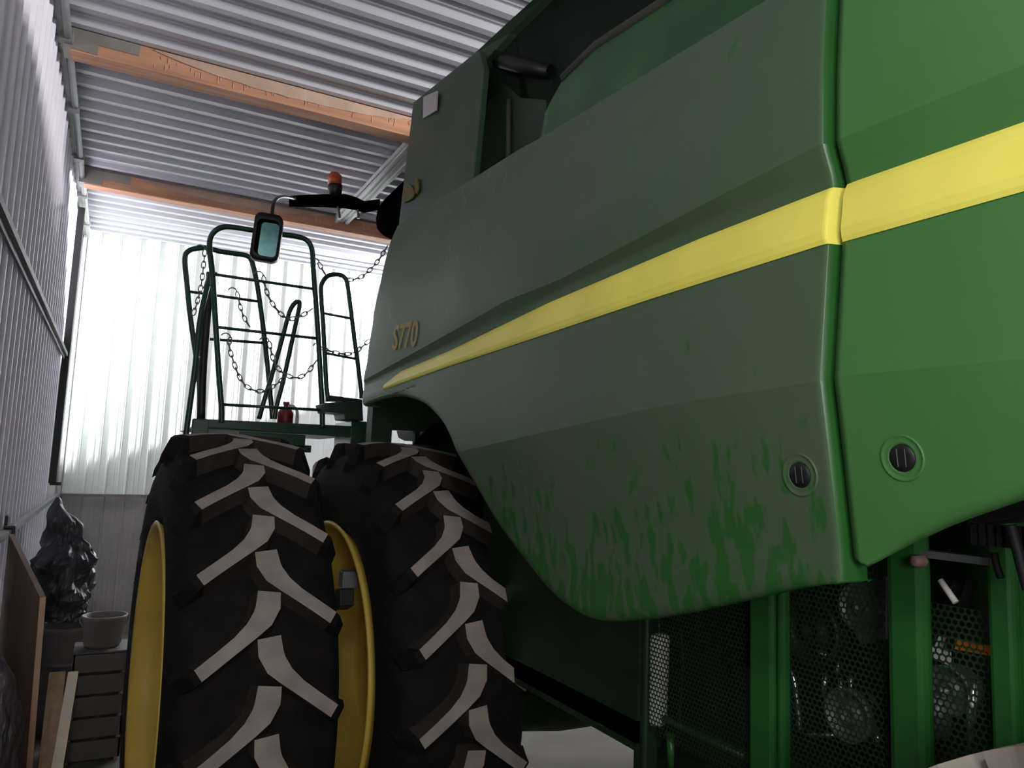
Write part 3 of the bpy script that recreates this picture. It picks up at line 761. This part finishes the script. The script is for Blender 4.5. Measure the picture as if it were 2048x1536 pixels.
# comb bracket and hoses above the rear wheel
mb = MB(); p0 = onX(1935, 1045, 1.25); p1 = onX(2060, 1028, 1.25)
mb.hexa([(1.25, p0.y, p0.z - .004), (1.25, p1.y, p1.z - .004), (1.4, p1.y, p1.z - .004), (1.4, p0.y, p0.z - .004)], [(1.25, p0.y, p0.z + .03), (1.25, p1.y, p1.z + .03), (1.4, p1.y, p1.z + .03), (1.4, p0.y, p0.z + .03)])
for k in range(7): yy = p0.y + (p1.y - p0.y) * (k + .3) / 7; mb.box((1.25, yy, p0.z - .035), (1.27, yy - .008, p0.z))
mb.build('comb_bracket', M['black'], ROOT)
mb = MB(); mb.box((1.27, onX(2060, 1060, 1.27).y, onX(2000, 1062, 1.27).z - .008), (1.30, onX(1985, 1060, 1.27).y, onX(2000, 1062, 1.27).z + .006)); mb.build('bracket_rail', M['steel'], ROOT)
mb = MB(); mb.tube(smooth_path([onX(2020, 1050, 1.24), onX(2032, 1090, 1.24), onX(2042, 1130, 1.24), onX(2056, 1180, 1.24)]), .008, 8); mb.build('hydraulic_hose', M['belt'], ROOT)
mb = MB(); mb.tube(smooth_path([onX(2034, 1060, 1.26), onX(2050, 1110, 1.26), onX(2066, 1160, 1.26)]), .007, 8); mb.build('hydraulic_hose', M['belt'], ROOT)
mb = MB(); mb.tube(smooth_path([onX(1988, 1105, 1.29), onX(1993, 1130, 1.29), onX(2002, 1157, 1.29)]), .006, 8); mb.build('hydraulic_hose', M['belt'], ROOT)
mb = MB(); mb.tube([onX(1715, 1080, 1.1), onX(1719, 1068, 1.1)], .006, 8); mb.build('hinge_pin', M['chrome'], ROOT)

# ------------------------------------------------------------------ extinguisher on the platform
pe = rp(571, 830, 5.15); ex = thing('fire_extinguisher', (pe.x, 5.15, 2.066), 'small red fire extinguisher standing on the green platform behind the railing', 'fire extinguisher')
mb = MB(); mb.lathe([(.0, .001), (.0, .05), (.13, .052), (.15, .042), (.165, .018), (.165, .001)], (pe.x, 5.15, 2.0695), 'Z', 24); mb.build('cylinder', M['red'], ex)
mb = MB(); mb.tube([(pe.x, 5.15, 2.22), (pe.x, 5.15, 2.26)], .015, 12); mb.box((pe.x - .02, 5.14, 2.255), (pe.x + .02, 5.16, 2.275)); mb.build('valve', M['red'], ex)
mb = MB(); mb.tube(smooth_path([(pe.x + .01, 5.15, 2.25), (pe.x + .05, 5.15, 2.245), (pe.x + .075, 5.15, 2.21), (pe.x + .078, 5.15, 2.10)]), .011, 10); mb.build('hose', M['sticker'], ex)

# ------------------------------------------------------------------ things along the left wall
# plywood sheet leaning on the wall
sh = thing('plywood_sheet', (-.36, 4.2, 0), 'brown plywood sheet standing on edge against the left wall, pale edge facing out', 'plywood sheet')
nt_, ft_ = onY(80, 1195, 3.75), onX(18, 1068, XL + .05)
mb = MB(); nb, fb = Vector((nt_.x + .03, 3.75, 0)), Vector((ft_.x + .01, ft_.y, 0))
n_ = (fb - nb).normalized(); side = Vector((-n_.y, n_.x, 0)) * -.022
mb.hexa([nb, nb + side, fb + side, fb], [nt_, nt_ + side, ft_ + side, ft_]); mb.build('board', M['ply'], sh)
e_ = Vector((0, -.004, 0)) 
mb = MB(); mb.hexa([nb + e_, nb + side + e_, nb + side + n_ * .002, nb + n_ * .002], [nt_ + e_, nt_ + side + e_, nt_ + side + n_ * .002, nt_ + n_ * .002]); mb.build('sawn_edge', M['plyedge'], sh)

def lumpy(path, radii, seg, amp, freq, seed, flat=(1, 1, 1)):
    rows = []; P = smooth_path(path, 8); n = len(P)
    for i, p in enumerate(P):
        u = i / (n - 1); k = u * (len(radii) - 1); j = min(int(k), len(radii) - 2); r = radii[j] + (radii[j + 1] - radii[j]) * (k - j)
        row = []
        for s in range(seg + 1):
            a = 2 * PI * (s % seg) / seg
            d = Vector((math.cos(a) * flat[0], math.sin(a) * flat[1], 0))
            q = p + d * r
            nn = noise.noise(Vector((q.x * freq + seed, q.y * freq, q.z * freq * .6))) + .5 * abs(noise.noise(Vector((q.x * freq * 2.6, q.y * freq * 2.6 + seed, q.z * freq * 1.1))))
            row.append(p + d * (r * (1 + amp * nn)))
        rows.append(row)
    return rows
bx = onY(145, 1100, 6.15)
mb = MB(); rows = lumpy([(bx.x - .0, 6.15, .73), (bx.x - .02, 6.15, .88), (bx.x - .02, 6.15, 1.1), (bx.x - .06, 6.15, 1.3), (bx.x - .10, 6.15, 1.46), (bx.x - .12, 6.15, 1.57)], [.08, .15, .13, .10, .055, .015], 56, 1.0, 11, 3, (1, .8, 1)); mb.grid(rows, smooth=False)
tag(mb.build('tarpaulin_bundle', M['tarp']), 'crumpled black tarpaulin bundle heaped in the dark left back corner', 'tarpaulin')
# support under the bundle: old grey tub
tx = onY(118, 1250, 5.9)
tb = thing('plastic_tub', (tx.x + .03, 5.95, 0), 'large grey round tub under the black tarpaulin bundle', 'tub')
mb = MB(); mb.lathe([(.0, .001), (.0, .19), (.04, .205), (.28, .22), (.66, .235), (.69, .248), (.715, .248), (.715, .23), (.68, .224), (.1, .195)], (tx.x + .06, 6.15, 0), 'Z', 48); mb.build('tub_shell', M['tub'], tb)
mb = MB(); mb.lathe([(.46, .225), (.465, .24), (.49, .242), (.495, .226)], (tx.x + .06, 6.15, 0), 'Z', 48); mb.build('moulded_band', M['tub'], tb)
bk = onY(215, 1265, 5.3)
bu = thing('bucket', (bk.x, 5.3, 0), 'pale grey bucket beside the outer front tyre', 'bucket')
mb = MB(); mb.lathe([(.661, .001), (.661, .095), (.68, .108), (.83, .128), (.84, .135), (.855, .135), (.855, .122), (.69, .10)], (bk.x - .02, 5.6, .0), 'Z', 40); mb.build('shell', M['bucket'], bu)
mb = MB(); mb.tube([(bk.x - .02 + .14 * math.cos(a), 5.6 + .14 * math.sin(a) * .3, .845 - .10 * abs(math.sin(a))) for a in [PI + PI * k / 12 for k in range(13)]], .005, 6); mb.build('bail_handle', M['steel'], bu)
# crate carrying the bucket
cr = thing('wooden_crate', (bk.x, 5.6, 0), 'grey wooden crate under the pale bucket', 'crate')
mb = MB()
for k in range(5): mb.box((bk.x - .17, 5.44, .02 + k * .13), (bk.x + .13, 5.455, .13 + k * .13)); mb.box((bk.x - .17, 5.745, .02 + k * .13), (bk.x + .13, 5.76, .13 + k * .13)); mb.box((bk.x - .175, 5.44, .02 + k * .13), (bk.x - .16, 5.76, .13 + k * .13)); mb.box((bk.x + .12, 5.44, .02 + k * .13), (bk.x + .135, 5.76, .13 + k * .13))
mb.build('slats', M['tub'], cr)
mb = MB(); mb.box((bk.x - .175, 5.44, .645), (bk.x + .135, 5.76, .66)); mb.build('lid', M['tub'], cr)
for sx in (-.16, .105):
    for yy in (5.455, 5.73):
        mb = MB(); mb.box((bk.x + sx, yy, 0), (bk.x + sx + .015, yy + .015, .645)); mb.build('corner_post', M['plank'], cr)
# planks
def leaning(name, a, b, ya, yb, w, th, mt, label, cat):
    ta, bo = onY(*a, ya), onY(*b, yb); d = (bo - ta).normalized()
    bo = ta + d * (ta.z / -d.z)
    mb = MB(); ux = Vector((w, 0, 0)); uy = Vector((0, th, 0))
    mb.hexa([bo, bo + ux, bo + ux + uy, bo + uy], [ta, ta + ux, ta + ux + uy, ta + uy]); return tag(mb.build(name, M[mt], bevel=.003), label, cat)
leaning('plank', (98, 1347), (80, 1500), 5.35, 5.0, .085, .03, 'plank', 'short brown wooden plank leaning beside the plywood sheet', 'plank')
leaning('pale_board', (136, 1345), (112, 1480), 5.32, 4.9, .055, .02, 'pale', 'narrow cream board leaning between the brown plank and the tyre', 'board')
# dark sack bundle in the near left corner
mb = MB(); sx = onY(10, 1400, 3.0); rows = lumpy([(sx.x, 3.0, .0), (sx.x, 3.0, .35), (sx.x - .01, 3.0, .7), (sx.x - .02, 3.02, .95), (sx.x - .03, 3.05, 1.12), (sx.x - .04, 3.06, 1.2)], [.085, .08, .075, .06, .045, .012], 48, .7, 12, 11, (.9, 1.5, 1)); mb.grid(rows, smooth=False)
tag(mb.build('plastic_sacking', M['sack']), 'heap of dark crumpled plastic sacking at the bottom left by the wall', 'plastic sheeting')
# dark clamp on the lower girt, hook on the black seal
p = onX(22, 1063, XL + .03)
mb = MB(); mb.box((XL + .004, p.y - .1, 1.456), (XL + .05, p.y + .08, 1.475)); mb.box((XL + .004, p.y - .1, 1.475), (XL + .02, p.y - .02, 1.53)); mb.box((XL + .04, p.y - .1, 1.36), (XL + .058, p.y - .05, 1.475))
tag(mb.build('clamp', M['black'], bevel=.006), 'dark metal clamp on the lower ledge of the left wall', 'clamp')
# red scrap
p = onY(100, 1528, 4.2)
mb = MB(); rows = lumpy([(p.x, 4.2, .0), (p.x + .01, 4.2, .16), (p.x, 4.2, .30), (p.x, 4.2, .34)], [.07, .075, .05, .01], 20, .3, 9, 5); mb.grid(rows); tag(mb.build('red_rag', M['red']), 'dark red rag on the floor at the foot of the planks', 'rag')

# ------------------------------------------------------------------ light
def area(name, loc, target, size, power, color=(1, 1, 1), sy=None):
    l = bpy.data.lights.new(name, 'AREA'); l.energy = power; l.color = color; l.size = size
    if sy: l.shape = 'RECTANGLE'; l.size_y = sy
    o = bpy.data.objects.new(name, l); COL.objects.link(o); o.location = loc
    o.rotation_euler = (Vector(target) - Vector(loc)).to_track_quat('-Z', 'Y').to_euler(); return o
sl = bpy.data.lights.new('back_bay_lamp', 'SPOT'); sl.energy = 6500; sl.color = (.97, .99, 1); sl.spot_size = math.radians(178); sl.spot_blend = .03; sl.shadow_soft_size = .03
so = bpy.data.objects.new('back_bay_lamp', sl); COL.objects.link(so); so.location = (5.0, 8.6, 4.35)
so.rotation_euler = Vector((-.333, .85, .9)).to_track_quat('-Z', 'Y').to_euler()
area('roof_lamp', (5.6, 2.4, 4.0), (0, 4.2, 4.1), .3, 295, (1, .99, .99))
area('behind_camera_light', (-.1, -1.2, 2.1), (.35, 2, 1.8), .7, 27, (1, .98, .97))  # unseen soft source behind the camera, set close for its falloff
area('added_fill', (-.3, -.5, 2.95), (1.1, .8, 2.1), .35, 13, (1, .99, .97))  # fill added to brighten the near side shields, no fixture there
w = bpy.data.worlds.new('world'); scene.world = w; w.use_nodes = True
bg = w.node_tree.nodes['Background']; bg.inputs[0].default_value = (.8, .85, 1, 1); bg.inputs[1].default_value = .05
scene.view_settings.view_transform = 'Standard'
scene.view_settings.exposure = 0
